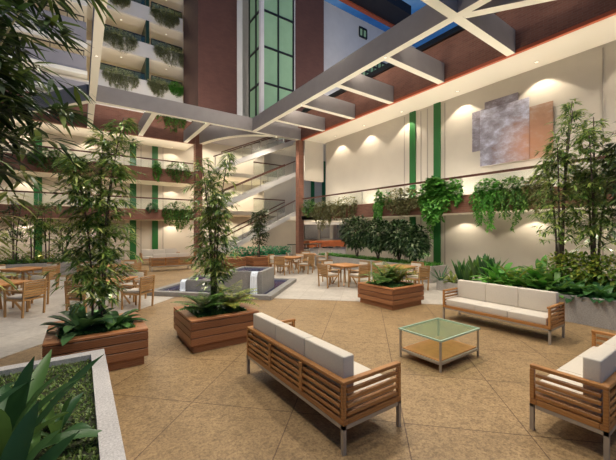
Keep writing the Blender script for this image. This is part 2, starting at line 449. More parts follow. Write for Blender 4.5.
# windows on the upper white wall
wn = 1
def grid_window(x0, x1, z0, z1, nx, nz, Y=21.5):
    global wn
    o = thing('window_%d' % wn, None, None, (x0, Y, z0)); o['kind'] = 'structure'; wn += 1
    MB().box(0, x1 - x0, -.04, .0, 0, z1 - z0).build('pane', 'towerglass', o)
    f = MB()
    for i in range(nx + 1): f.box(i * (x1 - x0) / nx - .06, i * (x1 - x0) / nx + .06, -.1, -.04, 0, z1 - z0)
    for i in range(nz + 1): f.box(0, x1 - x0, -.1, -.04, i * (z1 - z0) / nz - .08, i * (z1 - z0) / nz + .08)
    f.build('window_frame', 'frame', o)
grid_window(21.0, 24.6, 15.2, 18.0, 7, 4)
grid_window(20.7, 21.6, 19.6, 20.4, 2, 1)

# ------------------------------------------------------------------ hotel storeys above the back gallery
YH = YW
for i, zf in enumerate((11.35, 13.92, 16.5, 19.05)):
    struct('balcony_parapet', MB().box(.9, 6.15, YH, YH + .15, zf, zf + .98), 'hotelwhite')
    struct('ceiling_balcony', MB().box(-12, 7.2, YH + .15, YH + 2.2, zf - .02, zf + .16), 'soffit')
    X, _ = onY(147.5, YH)
    struct('balcony_partition', MB().box(X - .1, X + .1, YH - .05, YH + 2.1, zf + .98, zf + 2.55), 'fin')
    for a, b, side in ((1.0, X - .15, 'left'), (X + .25, 6.1, 'right')):
        lv = ('lowest', 'second', 'third', 'top')[i]
        o = thing('balcony_railing', 'black framed glass railing on the %s hotel balcony storey, %s of the green partition' % (lv, side), 'railing', (a, YH + .05, zf + .98))
        f = MB().box(0, b - a, -.02, .03, .42, .48)
        n = 4
        for j in range(n + 1): f.box((b - a) * j / n - .02, (b - a) * j / n + .02, -.02, .03, 0, .42)
        f.build('rail_frame', 'frame', o)
        MB().box(.02, b - a - .02, 0, .012, .03, .42).build('glass_panel', 'hotelglass', o)
struct('wall_hotel', MB().box(-12, 7.2, YH + 2.2, YH + 2.4, 9.3, 24), 'roomwall')
struct('wall_hotel_base', MB().box(-12, 6.15, YH, YH + .2, 11.2, 11.35), 'hotelwhite')
# left wing with grey parapets and white slab edges
YL = YH - .45
for zs, zt, zp in ((13.22, 13.58, 14.85), (11.55, 11.8, 12.75), (10.25, 10.45, 11.1), (15.8, 16.1, 17.4), (18.3, 18.6, 19.9)):
    struct('slab_edge', MB().box(-12, .35, YL - .1, YL + 2.5, zs, zt), 'beamlit_slab')
    struct('balcony_parapet', MB().box(-12, .3, YL, YL + .15, zt, zp), 'lilac')
for j, (zp, nm) in enumerate(((12.75, 'lower'), (14.85, 'upper'), (17.4, 'topmost'))):
    o = thing('balcony_railing', 'dark railing on the %s grey parapet of the left hotel wing' % nm, 'railing', (-4, YL + .05, zp))
    MB().box(0, 4.2, 0, .05, .3, .36).build('handrail', 'frame', o)
    p = MB()
    for q in range(6): p.box(.05 + q * .82, .09 + q * .82, 0, .04, 0, .3)
    p.build('posts', 'frame', o)
struct('wall_left_wing', MB().box(-12, .4, YL + 2.5, YL + 2.6, 9.3, 24), 'roomwall')
struct('slab_edge', MB().box(-12, 6.3, YB - .03, YB + .25, 9.3, 9.4), 'beamlit_slab')
# terrace railing on the fascia
o = thing('terrace_railing', 'thin dark railing with green glass on top of the back brick fascia', 'railing', (.6, YB + .1, 9.4))
f = MB().box(0, 5.6, 0, .04, .32, .37)
for q in range(7): f.box(q * .92, q * .92 + .04, 0, .04, 0, .32)
f.build('rail_frame', 'frame', o); MB().box(0, 5.6, .015, .025, .04, .3).build('glass_panel', 'hotelglass', o)

# ------------------------------------------------------------------ gallery handrails
def rail_thing(label, x0, y0, x1, y1, z0, z1):
    o = thing('gallery_railing', label, 'railing', (0, 0, 0))
    L = math.hypot(x1 - x0, y1 - y0); n = max(2, int(L / 2.4))
    MB().bar((x0, y0, z1), (x1, y1, z1), .08, .08).build('handrail', 'railwood', o)
    MB().bar((x0, y0, (z0 + z1) / 2 - .02), (x1, y1, (z0 + z1) / 2 - .02), .015, z1 - z0 - .1).build('glass_panel', 'clearglass', o)
    for i in range(n + 1):
        t = (i + .02) / (n + .04); x, y = x0 + (x1 - x0) * t, y0 + (y1 - y0) * t
        MB().box(x - .012, x + .012, y - .012, y + .012, z0, z1).build('post', 'steel', o)
    return o
rail_thing('long dark handrail with clear glass above the brick band of the right gallery', XR + .1, -4, XR + .1, 17.55, T1, 4.02)
rail_thing('dark handrail above the lower brick band of the back gallery', -10, YB + .1, 6.3, YB + .1, T1, 4.02)
rail_thing('dark handrail above the upper brick band of the back gallery', -10, YB + .1, 6.3, YB + .1, T2, 6.5)

# ------------------------------------------------------------------ stair flights
def flight(label, X0, Z0, X1, Z1, Y0=19.0, W=1.5):
    o = thing('stair_flight', label, 'staircase', (X0, Y0, Z0))
    L, Hh = X1 - X0, Z1 - Z0
    m = MB(); th = .32
    n = 16
    pts = []
    vs = []; fs = []
    # side stringers as sloping slabs
    for y in (0, W - .1):
        b = len(vs)
        for yy in (y, y + .1):
            vs += [(0, yy, 0), (L, yy, Hh), (L, yy, Hh + th), (0, yy, th)]
        fs += [tuple(b + i for i in q) for q in ((3, 2, 1, 0), (4, 5, 6, 7), (0, 1, 5, 4), (1, 2, 6, 5), (2, 3, 7, 6), (3, 0, 4, 7))]
    m.add(vs, fs).build('stringer', 'hotelwhite', o)
    s = MB()
    for i in range(n):
        x0 = L * i / n; z = Hh * (i + 1) / n
        s.box(x0, x0 + L / n + .03, .1, W - .1, z - .02 + .02, z + .05)
    s.add([(0, .1, 0.02), (L, .1, Hh + .02), (L, W - .1, Hh + .02), (0, W - .1, .02), (0, .1, .08), (L, .1, Hh + .08), (L, W - .1, Hh + .08), (0, W - .1, .08)],
          [(0, 3, 2, 1), (4, 5, 6, 7), (0, 1, 5, 4), (1, 2, 6, 5), (2, 3, 7, 6), (3, 0, 4, 7)])
    s.build('treads', 'hotelwhite', o)
    for y in (.05, W - .05):
        MB().bar((0, y, th + .75), (L, y, Hh + th + .75), .07, .07).build('handrail', 'railwood', o)
        MB().add([(0, y, th + .02), (L, y, Hh + th + .02), (L, y, Hh + th + .7), (0, y, th + .7)], [(0, 1, 2, 3)]).build('glass_panel', 'clearglass', o)
        for i in range(5):
            t = (i + .1) / 4.2; x = L * t; z = Hh * t + th
            MB().box(x - .022, x + .022, y - .015, y + .015, z, z + .73).build('post', 'steel', o)
    return o
flight('lowest stair flight with white stringer and glass balustrade', 6.95, .42, 12.25, 2.98)
flight('middle stair flight with white stringer and glass balustrade, rising between the brick columns', 6.95, 3.22, 12.25, 5.72)
flight('top stair flight with white stringer and glass balustrade, just under the curved slab edge', 6.95, 5.62, 12.25, 8.0)
def landing(label, z):
    X0, d = onY(254, 21.4); X1, d2 = onY(285, 21.4)
    return rail_thing(label, X0, 21.45, X1, 21.45, z, z + .95)
landing('short landing handrail with glass behind the lowest stair flight', T1)
landing('short landing handrail with glass behind the middle stair flight', T2)

# ------------------------------------------------------------------ bar
bar = thing('bar_counter', 'orange wooden bar counter under grey shutters at the far end', 'bar counter', (14.4, 20.4, 0))
MB().box(0, 4.6, 0, .6, 0, .62).build('counter_front', 'hotelwhite', bar)
MB().rbox(-.1, 4.7, -.15, .7, .62, 1.16, .03).build('counter_panel', 'barwood', bar)
sh = thing('hanging_shutter', 'grey roller shutters in a cream frame above the orange bar', 'shutter', (14.4, 21.0, 1.3))
for i, (a, b) in enumerate(((0, 1.3), (1.55, 2.5), (3.3, 4.5))):
    p = MB()
    for q in range(14): p.box(a, b, 0, .06, q * .08, q * .08 + .07)
    p.build('shutter_panel', 'shutter', sh)
MB().box(-.1, 4.7, -.03, .1, 1.14, 1.34).build('lintel', 'hotelwhite', sh)
bt = thing('bar_table', 'long narrow dark topped high table before the bar stools', 'table', (11.6, 18.6, 0))
MB().rbox(0, 2.7, 0, .45, .98, 1.03, .01).build('tabletop', 'fin', bt)
for x in (.1, 1.3, 2.5):
    for y in (.05, .36): MB().box(x, x + .04, y, y + .04, 0, .98).build('leg', 'whitemetal', bt)
stool = thing('bar_stool', '', 'stool')
MB().cyl(0, 0, .72, .80, .19, .21).build('seat', 'frame', stool)
MB().cyl(0, 0, .03, .72, .03).build('pole', 'whitemetal', stool)
MB().cyl(0, 0, 0, .03, .2, .19).build('base', 'whitemetal', stool)
MB().tube([(.15 * math.cos(a * PI / 8), .15 * math.sin(a * PI / 8), .3) for a in range(17)], .012).build('foot_ring', 'whitemetal', stool)
pos = ['leftmost', 'second from left', 'third from left', 'fourth from left', 'rightmost']
for i, px in enumerate((306.5, 316, 325, 330.5, 338)):
    X, d = onY(px, 18.25)
    o = stool if i == 0 else copy_tree(stool)
    o.location = (X, 18.25, 0.005); o['label'] = 'white bar stool with black seat at the far bar, %s' % pos[i]; o['group'] = 'bar stools'

# ------------------------------------------------------------------ downlights (fixtures + the lights they hold)
def fixture(x, y, z, label, group):
    o = thing('ceiling_downlight', label, 'downlight', (x, y, z), group=group)
    g = MB().tube([(.07 * math.cos(a * PI / 8), .07 * math.sin(a * PI / 8), -.012) for a in range(17)], .014).build('ring', 'hotelwhite', o)
    MB().cyl(0, 0, -.012, -.002, .062).build('lens', 'lamp', g)
def spot(x, y, z, power, angle, blend, col=(1, .84, .62), aim=(0, 0, -1), r=.05):
    l = bpy.data.lights.new('spot', 'SPOT'); l.energy = power; l.spot_size = R(angle); l.spot_blend = blend
    l.color = col; l.shadow_soft_size = r
    o = bpy.data.objects.new('spot_lamp', l); C.objects.link(o); o.location = (x, y, z)
    o.rotation_euler = Vector(aim).to_track_quat('-Z', 'Y').to_euler(); return o
def point(x, y, z, power, col=(1, .85, .65), r=.1):
    l = bpy.data.lights.new('lamp', 'POINT'); l.energy = power; l.color = col; l.shadow_soft_size = r
    o = bpy.data.objects.new('point_lamp', l); C.objects.link(o); o.location = (x, y, z); return o
WARM = (1, .87, .68)
for y in (15.6, 13.1, 10.5, 7.6, 4.7, 1.9, -1):
    fixture(XW - .5, y, H, 'small round recessed downlight in the cream soffit above the right gallery', 'gallery soffit downlights')
    spot(XW - .5, y, H - .06, 130, 100, .25, WARM)
for y in (13, 10.4, 7.5, 4.9, 2.3, -.4):
    fixture(XW - .5, y, B1, 'small round recessed downlight under the right gallery slab', 'gallery underside downlights')
    spot(XW - .5, y, B1 - .05, 55, 120, .25, WARM)
for zc, p in ((B1, 52), (B2, 40), (H, 40)):
    for x in (-5.5, -2.6, .4, 5.3):
        fixture(x, YW - .5, zc, 'small round recessed downlight in the back gallery ceiling', 'back gallery downlights')
        spot(x, YW - .5, zc - .05, p * 1.3, 120, .25, WARM)
for x in (7.6, 9.6, 11.4):
    for zc in (T1 - .25, T2 - .25, H + .85): spot(x, 23.6, zc - .05, 170, 150, .5, WARM)  # added lamps without fixtures, brightening the stair hall
point(14.5, 19.3, 2.3, 60, WARM); point(17, 19.3, 2.3, 60, WARM); spot(13.2, 19.6, 7.75, 90, 150, .6, WARM)  # added bare lamps to brighten the bar bay and gallery end
for zf in (13.92, 16.5, 19.05, 21.6):
    for x in (2.3, 5.2):
        fixture(x, YH + .9, zf - .02, 'small round downlight under a hotel balcony ceiling', 'hotel balcony downlights')
        spot(x, YH + .9, zf - .08, 60, 150, .5, (1, .78, .5))
for zf in (13.22, 15.8): spot(-2, YH + 1, zf - .08, 16, 150, .5, (1, .78, .5))
# added lamps on the pergola beams, put in to light the atrium
lamps = [(XC, 3), (XC, 8), (XC, 13), (XBm, 2), (XBm, 7.5), (XBm, 12.6), (4.4, YD), (2, YD), (6.6, YD), (2.6, YA), (5.6, YA), (10.0, YA), (4.4, -1)]
for x, y in lamps:
    o = thing('added_beam_spotlight', 'added small round lamp on the underside of a pergola beam', 'spotlight', (x, y, H), group='added pergola beam lamps')
    g = MB().cyl(0, 0, -.02, -.002, .05).build('housing', 'hotelwhite', o)
    MB().cyl(0, 0, -.023, -.02, .035).build('lens', 'lamp', g)
    spot(x, y, H - .08, 520, 160, .7, (1, .91, .76), r=.3)
# added uplights without fittings, in the galleries and on the pergola tops
for y in (-1, 1.8, 4.6, 7.4, 10.2, 13, 15.6): spot(XR + 1.15, y, T1 - .3, 150, 165, .6, (1, .91, .76), (-.45, 0, 1), .15)
for x in (-6, -3, 0, 3, 5.6):
    spot(x, YB + .5, T2 + .12, 60, 160, .6, (1, .91, .76), (0, -.5, 1), .15)
    spot(x, YB + .5, 9.5, 80, 165, .6, (1, .88, .74), (0, -.35, 1), .15)
for x, y, ax, ay in ((2, YA, .1, .5), (5.5, YA, .1, .5), (8.45, 13, .1, .8), (8.45, 9, .2, .9)):
    spot(x, y, H + .82, 520, 150, .7, (1, .90, .78), (ax, ay, .8), .2)
for x, y in ((15.5, 14, ), (19, 13)): spot(x, y, 10.2, 850, 130, .7, (1, .92, .84), (.15, .9, .5), .3)  # added lamps, lighting the upper white wall
for y in (2.5, 6.3, 8.9, 11.4, 14): spot(XBm + .1, y, H + .82, 75, 150, .6, (1, .9, .76), (1, 0, -.02), .2)  # added wash on the right brick fascia
for x in (1.8, 4.4, 6.2): spot(x, YA + .1, H + .82, 70, 150, .6, (1, .9, .76), (0, 1, -.02), .2)  # added wash on the back brick fascia
for x in (2.2, 6.2): spot(x, YD, H + .82, 1050, 100, .6, (1, .92, .82), (-.12, 1, .42), .3)  # added lamps aimed at the hotel front
# added wide fill lamps in the back gallery ceilings, added uplights in the fountain
for zc in (B1, B2, H):
    for x in (-4, -1, 2, 4.8): spot(x, YW - 1.5, zc - .05, 55, 165, .6, WARM, r=.04)
for x, y in ((4.35, 9.75), (3.0, 10.65)): spot(x, y, (.72 if x > 4 else .4), 750, 140, .6, (1, .93, .8), (0, 0, 1), .05)
# added uplights in the planters, without fittings
for x, y, z in ((.22, 6.35, .6), (2.03, 6.3, .6), (6.9, 6.4, .6), (10.8, 2.5, .7), (10.8, 4.4, .7), (11.5, 8.0, .75), (11.5, 11, .75), (11.5, 14, .75), (-1.5, 19.3, .7), (1.2, 19.3, .7), (8.9, 17.8, .7), (-.9, 4.0, .6)):
    spot(x, y, z, (30 if y > 7 else 140 if x > 10 else 45), 140, .6, (1, .92, .74), (0, 0, 1), .08)

# ------------------------------------------------------------------ sofas
def make_sofa(label, x, y, rz, L, D, lod=False, n=3):
    o = thing('slatted_sofa', label, 'sofa', (x, y, 0), rz, 'slatted teak sofas with oatmeal cushions')
    hl, hd = L / 2, D / 2
    for sx in (-1, 1):
        for sy in (-1, 1):
            MB().box(sx * hl - (.036 if sx > 0 else 0), sx * hl + (0 if sx > 0 else .036), sy * hd - (.036 if sy > 0 else 0), sy * hd + (0 if sy > 0 else .036), 0, .26).build('leg', 'steel', o)
    f = MB()
    f.box(-hl, hl, -hd, -hd + .035, .235, .26).box(-hl, hl, hd - .05, hd, .225, .26).box(-hl, -hl + .05, -hd + .05, hd - .05, .225, .26).box(hl - .05, hl, -hd + .05, hd - .05, .225, .26)
    f.build('steel_rail', 'steel', o)
    b = MB()
    b.rbox(-hl, hl, -hd, -hd + .06, .26, .315, .006).rbox(-hl, hl, hd - .06, hd, .26, .315, .006)
    b.rbox(-hl, -hl + .06, -hd + .06, hd - .06, .26, .315, .006).rbox(hl - .06, hl, -hd + .06, hd - .06, .26, .315, .006)
    for i in range(8): b.box(-hl + .06, hl - .06, -hd + .08 + i * (D - .16) / 8, -hd + .14 + i * (D - .16) / 8, .28, .305)
    b.build('seat_frame', 'teak', o)
    for sx in (-1, 1):
        a = MB(); x0 = sx * hl; x1 = x0 - sx * .035
        lo, hi = min(x0, x1), max(x0, x1)
        for zz in (.335, .403, .471, .539): a.rbox(lo, hi, -hd + .05, hd - .05, zz, zz + .034, .004, 1)
        a.rbox(min(x0, x0 - sx * .06), max(x0, x0 - sx * .06), -hd, hd, .615, .652, .008)
        for yy in (-hd, hd - .04): a.rbox(min(x0, x0 - sx * .04), max(x0, x0 - sx * .04), yy, yy + .04, .315, .615, .004, 1)
        a.build('arm', 'teak', o)
    k = MB()
    for zz in (.335, .403, .471, .539): k.rbox(-hl + .05, hl - .05, hd - .035, hd, zz, zz + .034, .004, 1)
    k.rbox(-hl + .06, hl - .06, hd - .06, hd, .615, .652, .008)
    for xx in (-L / 6, L / 6): k.rbox(xx - .03, xx + .03, hd - .045, hd + .008, .315, .61, .004, 1)
    k.build('back_slats', 'teak', o)
    w = (L - .14) / n
    for i in range(n):
        x0 = -hl + .07 + i * w
        MB().rbox(x0 + .001, x0 + w - .001, -hd + .02, hd - .08, .312, .45, .016, 3).build('seat_cushion', 'cushion', o, True)
        MB().rbox(x0 + .001, x0 + w - .001, hd - .20, hd - .065, .452, .84, .016, 3).build('back_cushion', 'cushion', o, True)
    return o
make_sofa('slatted teak sofa in the front centre, seen from behind', 2.29, 3.19, R(90), 2.04, .78)
make_sofa('slatted teak sofa facing us in front of the right concrete planter', 7.04, 3.24, R(-90), 2.06, .68)
make_sofa('slatted teak sofa cut off by the right edge of the photo', 4.70, 1.10, R(180), 2.0, .60)
make_sofa('far teak sofa with its back to us beyond the fountain', 3.72, 17.3, R(180), 1.88, .7)
make_sofa('far teak sofa facing us by the green wall strips', 3.9, 21.0, 0, 2.1, .72)
make_sofa('far teak sofa half hidden by the back brick column', 6.0, 19.2, R(-90), 1.8, .7)

# ------------------------------------------------------------------ coffee tables
def coffee(label, x, y, W, D, h=.45):
    o = thing('coffee_table', label, 'coffee table', (x, y, 0))
    hw, hd = W / 2, D / 2
    for sx in (-1, 1):
        for sy in (-1, 1):
            MB().box(sx * hw - (.025 if sx > 0 else 0), sx * hw + (0 if sx > 0 else .025), sy * hd - (.025 if sy > 0 else 0), sy * hd + (0 if sy > 0 else .025), 0, h - .02).build('leg', 'steel', o)
    f = MB()
    f.box(-hw + .025, hw - .025, -hd, -hd + .03, .1, .135).box(-hw + .025, hw - .025, hd - .03, hd, .1, .135).box(-hw, -hw + .03, -hd + .03, hd - .03, .1, .135).box(hw - .03, hw, -hd + .03, hd - .03, .1, .135)
    f.build('steel_frame', 'steel', o)
    MB().rbox(-hw + .03, hw - .03, -hd + .03, hd - .03, .115, .15, .006).build('lower_shelf', 'tabletop', o)
    gl = MB().rbox(-hw - .01, hw + .01, -hd - .01, hd + .01, h - .02, h, .004, 1).build('glass_top', 'tglass', o)
    e = MB()
    for a in ((-hw - .012, hw + .012, -hd - .014, -hd + .012), (-hw - .012, hw + .012, hd - .012, hd + .014), (-hw - .014, -hw + .012, -hd + .012, hd - .012), (hw - .012, hw + .014, -hd + .012, hd - .012)):
        e.box(*a, h - .022, h + .002)
    e.build('glass_edge', 'tglassedge', gl)
coffee('low glass topped coffee table with orange wooden lower shelf between the sofas', 4.65, 3.02, 1.04, .72)
coffee('far low glass coffee table between the far sofas', 3.9, 19.2, 1.0, .7)

# ------------------------------------------------------------------ dining sets
def make_chair():
    o = thing('dining_armchair', '', 'chair')
    w, d = .27, .26
    for sx in (-1, 1):
        MB().bar((sx * (w - .02), -d + .02, 0), (sx * (w - .02), -d + .02, .60), .036).build('leg', 'teak_pale', o)
        MB().bar((sx * (w - .02), d - .02, 0), (sx * (w - .02), d + .03, .80), .036).build('leg', 'teak_pale', o)
        MB().rbox(sx * (w - .02) - .028, sx * (w - .02) + .028, -d - .01, d + .02, .60, .628, .006, 1).build('armrest', 'teak_pale', o)
    s = MB().box(-w + .04, w - .04, -d, -d + .04, .37, .41).box(-w + .04, w - .04, d - .05, d - .01, .37, .41)
    for sx in (-1, 1): s.box(sx * (w - .02) - .018, sx * (w - .02) + .018, -d + .04, d - .05, .37, .41)
    for i in range(6): s.box(-w + .04, w - .04, -d + .05 + i * .07, -d + .10 + i * .07, .385, .405)
    s.build('seat', 'teak_pale', o)
    b = MB()
    for i in range(6):
        z = .455 + i * .056; y = d - .02 + (z / .8) * .05
        b.rbox(-w + .03, w - .03, y - .012, y + .012, z, z + .044, .004, 1)
    b.rbox(-w + .005, w - .005, d + .005, d + .05, .79, .825, .008, 1)
    b.build('backrest', 'teak_pale', o)
    MB().rbox(-w + .05, w - .05, -d + .01, d - .06, .408, .47, .02).build('seat_cushion', 'cushion', o, True)
    MB().rbox(-w + .06, w - .06, d - .075, d - .03, .475, .77, .018).build('back_cushion', 'cushion', o, True)
    return o
def make_table():
    o = thing('dining_table', '', 'table')
    t = MB()
    for i in range(6): t.rbox(-.45 + i * .15, -.302 + i * .15, -.45, .45, .705, .74, .004, 1)
    t.build('tabletop', 'tabletop', o)
    MB().box(-.38, .38, -.38, -.34, .65, .705).box(-.38, .38, .34, .38, .65, .705).box(-.38, -.34, -.34, .34, .65, .705).box(.34, .38, -.34, .34, .65, .705).build('apron', 'teak_pale', o)
    for a in range(4):
        an = R(45 + 90 * a); c, s = math.cos(an), math.sin(an)
        MB().bar((c * .44, s * .44, .02), (-c * .0 + c * .06, s * .06, .66), .045).build('leg', 'teak_pale', o)
    return o
ch0, tb0 = make_chair(), make_table()
used = [False, False]
sets = [  # x, y, rotation of the set, table phrase
    (-1.62, 10.62, 45, 'leftmost dining table in the front row'),
    (-1.55, 14.15, 45, 'leftmost dining table in the back row'),
    (.65, 9.9, 45, 'dining table behind the tall bamboo'),
    (.85, 13.6, 45, 'second dining table behind the tall bamboo'),
    (7.9, 8.95, 0, 'dining table left of the ficus bushes'),
    (9.15, 7.5, 0, 'dining table before the grassy concrete planter'),
    (8.1, 13.0, 30, 'far dining table right of the fountain'),
    (9.75, 14.0, 60, 'far dining table by the bar stools'),
]
for x, y, a, ph in sets:
    t = copy_tree(tb0) if used[0] else tb0; used[0] = True
    t.location = (x, y, .005); t.rotation_euler = (0, 0, R(a)); t['label'] = 'square orange wooden ' + ph; t['group'] = 'square wooden dining tables'
    for q in range(4):
        an = R(a + 90 * q); r = .74 if a == 0 else .78
        cx, cy = x + math.sin(an) * r, y - math.cos(an) * r      # chair sits on this side
        # side word as seen from the camera
        dx, dy = cx - x, cy - y
        dep = dx * SY + dy * CY; lat = dx * CY - dy * SY
        if a == 0: wd = ('near' if dep < 0 else 'far') + (' left' if lat < 0 else ' right')
        else:
            wd = ('near' if dep < 0 else 'far') if abs(dep) > abs(lat) else ('left' if lat < 0 else 'right')
        c = copy_tree(ch0) if used[1] else ch0; used[1] = True
        c.location = (cx, cy, .005); c.rotation_euler = (0, 0, an + PI)
        c['label'] = 'teak armchair on the %s side of the %s' % (wd, ph); c['group'] = 'teak armchairs around the dining tables'

# ------------------------------------------------------------------ fountain (turned 45 degrees)
fo = thing('fountain', 'grey stone stepped fountain with a low basin and a tall water box', 'fountain', (4.44, 8.16, 0), R(45))
# local x along (1,1)/sqrt2 ; local y along (-1,1)/sqrt2
LX, LY = 3.42, 4.0
cw, chh = .22, .125
q = MB().box(0, LX, 0, cw, 0, chh).box(0, LX, LY - cw, LY, 0, chh).box(0, cw, cw, LY - cw, 0, chh).box(LX - cw, LX, cw, LY - cw, 0, chh)
q.build('basin_curb', 'fount', fo)
MB().box(cw, LX - cw, cw, LY - cw, 0, .07).build('basin_water', 'water', fo)
def tank(nm, x0, x1, y0, y1, h, w=.12):
    m = MB().box(x0, x1, y0, y0 + w, .07, h).box(x0, x1, y1 - w, y1, .07, h).box(x0, x0 + w, y0 + w, y1 - w, .07, h).box(x1 - w, x1, y0 + w, y1 - w, .07, h)
    t = m.build(nm, 'fount', fo)
    MB().box(x0 + w, x1 - w, y0 + w, y1 - w, .08, h - .04).build('tank_water', 'water', t)
    return t
# tall box: front corner local of world (4.42,8.72)
tall = tank('tall_tank', .38, 1.72, .40, 1.55, .75)
low = tank('low_tank', .62, 1.75, 1.56, 3.2, .41)
def fall(tk, p, along, w, z0, z1, n=12):
    """a rippled sheet of falling water with depth: p = top middle, along = unit dir of its width"""
    m = MB(); p = Vector(p); a = Vector(along); out = Vector((-1, 0, 0)) if abs(a.y) > .5 else Vector((0, 1, 0))
    rr = random.Random(3); K = 8; rows = []
    for side in (0, 1):
        for j in range(K + 1):
            t = j / K
            for i in range(n + 1):
                u = (i / n - .5) * w * (1 + .15 * t)
                o = -.03 + .10 * min(1, t * 5) + .03 * t + .012 * math.sin(i * 2.1 + j * .4) + rr.uniform(-.004, .004) + (.02 if side else 0)
                rows.append(p + a * u + out * o + Vector((0, 0, z1 - p.z + (z0 - z1) * max(0, t - .06) / .94)))
    q = (K + 1) * (n + 1); fs = []
    for side in (0, 1):
        for j in range(K):
            for i in range(n):
                k = side * q + j * (n + 1) + i; f = (k, k + 1, k + n + 2, k + n + 1); fs.append(f if side else f[::-1])
    for j in range(K):
        for i in (0, n):
            k = j * (n + 1) + i; fs.append((k, k + n + 1, q + k + n + 1, q + k))
    m.add(rows, fs)
    for i in range(10): m.tube([p + a * rr.uniform(-.6, .6) * w + out * rr.uniform(.08, .2) + Vector((0, 0, z0 - p.z + .0)), p + a * rr.uniform(-.6, .6) * w + out * rr.uniform(.08, .16) + Vector((0, 0, z0 - p.z + .05))], .02, .01, 6)
    m.build('waterfall', 'fall', tk)
fall(tall, (.38, .62, .75), (0, 1, 0), .2, .07, .76)
fall(low, (.62, 3.05, .41), (0, 1, 0), .16, .07, .42)
fall(tall, (1.0, 1.55, .75), (1, 0, 0), .22, .40, .76)

# ------------------------------------------------------------------ wooden planters
def wood_planter(label, x0, y0, s, h=.54, grow=True):
    o = thing('wooden_planter', label, 'planter', (x0 + s / 2, y0 + s / 2, 0), 0)
    a = s / 2; n = 4; b = MB(); bh = (h - .13 - .036) / 3 - .012
    MB().box(-a + .05, a - .05, -a + .05, a - .05, 0, .13).build('plinth', 'deck', o)
    for i in range(3):
        z0 = .13 + i * (bh + .012)
        b.rbox(-a, a, -a, -a + .04, z0, z0 + bh, .005, 1).rbox(-a, a, a - .04, a, z0, z0 + bh, .005, 1)
        b.rbox(-a, -a + .04, -a + .041, a - .041, z0, z0 + bh, .005, 1).rbox(a - .04, a, -a + .041, a - .041, z0, z0 + bh, .005, 1)
    b.build('boards', 'deck', o)
    w = .15
    r = MB().rbox(-a, a, -a, -a + w, h - .035, h, .005, 1).rbox(-a, a, a - w, a, h - .035, h, .005, 1).rbox(-a, -a + w, -a + w, a - w, h - .035, h, .005, 1).rbox(a - w, a, -a + w, a - w, h - .035, h, .005, 1)
    r.build('rim', 'decktop', o)
    MB().box(-a + .035, a - .035, -a + .035, a - .035, .125, h - .036).build('soil', 'soil', o)
    return o
def turf(label, x0, x1, y0, y1, z, n, mat, hgt, wid=.008, name='grass'):
    m = MB(); rr = random.Random(int(abs(x0 * 91 + y0 * 57)) + n)
    for i in range(n):
        x, y = rr.uniform(x0, x1), rr.uniform(y0, y1); az = rr.uniform(0, 2 * PI)
        L = hgt * rr.uniform(.5, 1.2)
        m.leaf((x, y, z), (math.cos(az) * .6, math.sin(az) * .6, rr.uniform(.5, 1.2)), L, wid * rr.uniform(.8, 1.6), .5)
    o = m.build(name, mat); tag(o, label, 'grass', kind='stuff'); return o
wood_planter('nearest wooden planter box, with the tall bamboo, left', -.4, 5.33, 1.23)
wood_planter('wooden planter box beside the fountain front, holding the slim bamboo', 1.45, 5.33, 1.2)
wood_planter('lone wooden planter box holding only ferns, behind the coffee table', 6.31, 5.36, 1.25)
wood_planter('far wooden planter box with the small tree behind the fountain', 7.45, 15.6, 1.15)
wood_planter('far wooden planter box just left of the small tree planter', 6.05, 15.9, 1.1)
for nm, x, y, s in (('nearest', -.4, 5.33, 1.23), ('slim bamboo', 1.45, 5.33, 1.2), ('lone fern', 6.31, 5.36, 1.25)):
    turf('low green ground cover in the %s planter box' % nm, x + .17, x + s - .17, y + .17, y + s - .17, .505, 4200, 'moss', .11, .026, 'ground_cover')

# ------------------------------------------------------------------ concrete planters
def conc_planter(label, x0, x1, y0, y1, h, w=.12, mat='conc', rim=None, sz=.06):
    o = thing('concrete_planter', label, 'planter', ((x0 + x1) / 2, (y0 + y1) / 2, 0))
    a, b = (x1 - x0) / 2, (y1 - y0) / 2
    hh = h - (.05 if rim else 0)
    MB().box(-a, a, -b, -b + w, 0, hh).box(-a, a, b - w, b, 0, hh).box(-a, -a + w, -b + w, b - w, 0, hh).box(a - w, a, -b + w, b - w, 0, hh).build('sides', mat, o)
    if rim:
        e = .01
        MB().box(-a - e, a + e, -b - e, -b + w, hh, h).box(-a - e, a + e, b - w, b + e, hh, h).box(-a - e, -a + w, -b + w, b - w, hh, h).box(a - w, a + e, -b + w, b - w, hh, h).build('rim', rim, o)
    MB().box(-a + w, a - w, -b + w, b - w, 0, h - sz).build('soil', 'soil', o)
    return o
conc_planter('pale stone planter in the bottom left corner with grass and big leaves', -3.2, .235, -.4, 4.84, .5, .13, 'rim', 'rim')
conc_planter('long grey concrete planter along the right side behind the sofa', 8.7, 11.6, -3.5, 4.7, .58)
conc_planter('low concrete planter past the left arm of the facing sofa', 9.72, 11.6, 4.75, 6.42, .30)
conc_planter('grey concrete planter with grass under the ficus bushes', 10.7, 11.78, 7.3, 14.6, .63)
conc_planter('long grey concrete planter at the back left with low hedge plants', -7.5, 1.6, 18.0, 19.6, .57)
conc_planter('far concrete planter with emerald plants under the stairs', 6.9, 10.8, 17.0, 17.9, .5)
turf('short bright grass in the bottom left stone planter', -3.0, .1, 2.4, 4.7, .44, 16000, 'grass', .05, .012)
turf('grass growing in the concrete planter under the ficus bushes', 10.85, 11.7, 7.45, 14.5, .57, 8000, 'bright', .30, .022)

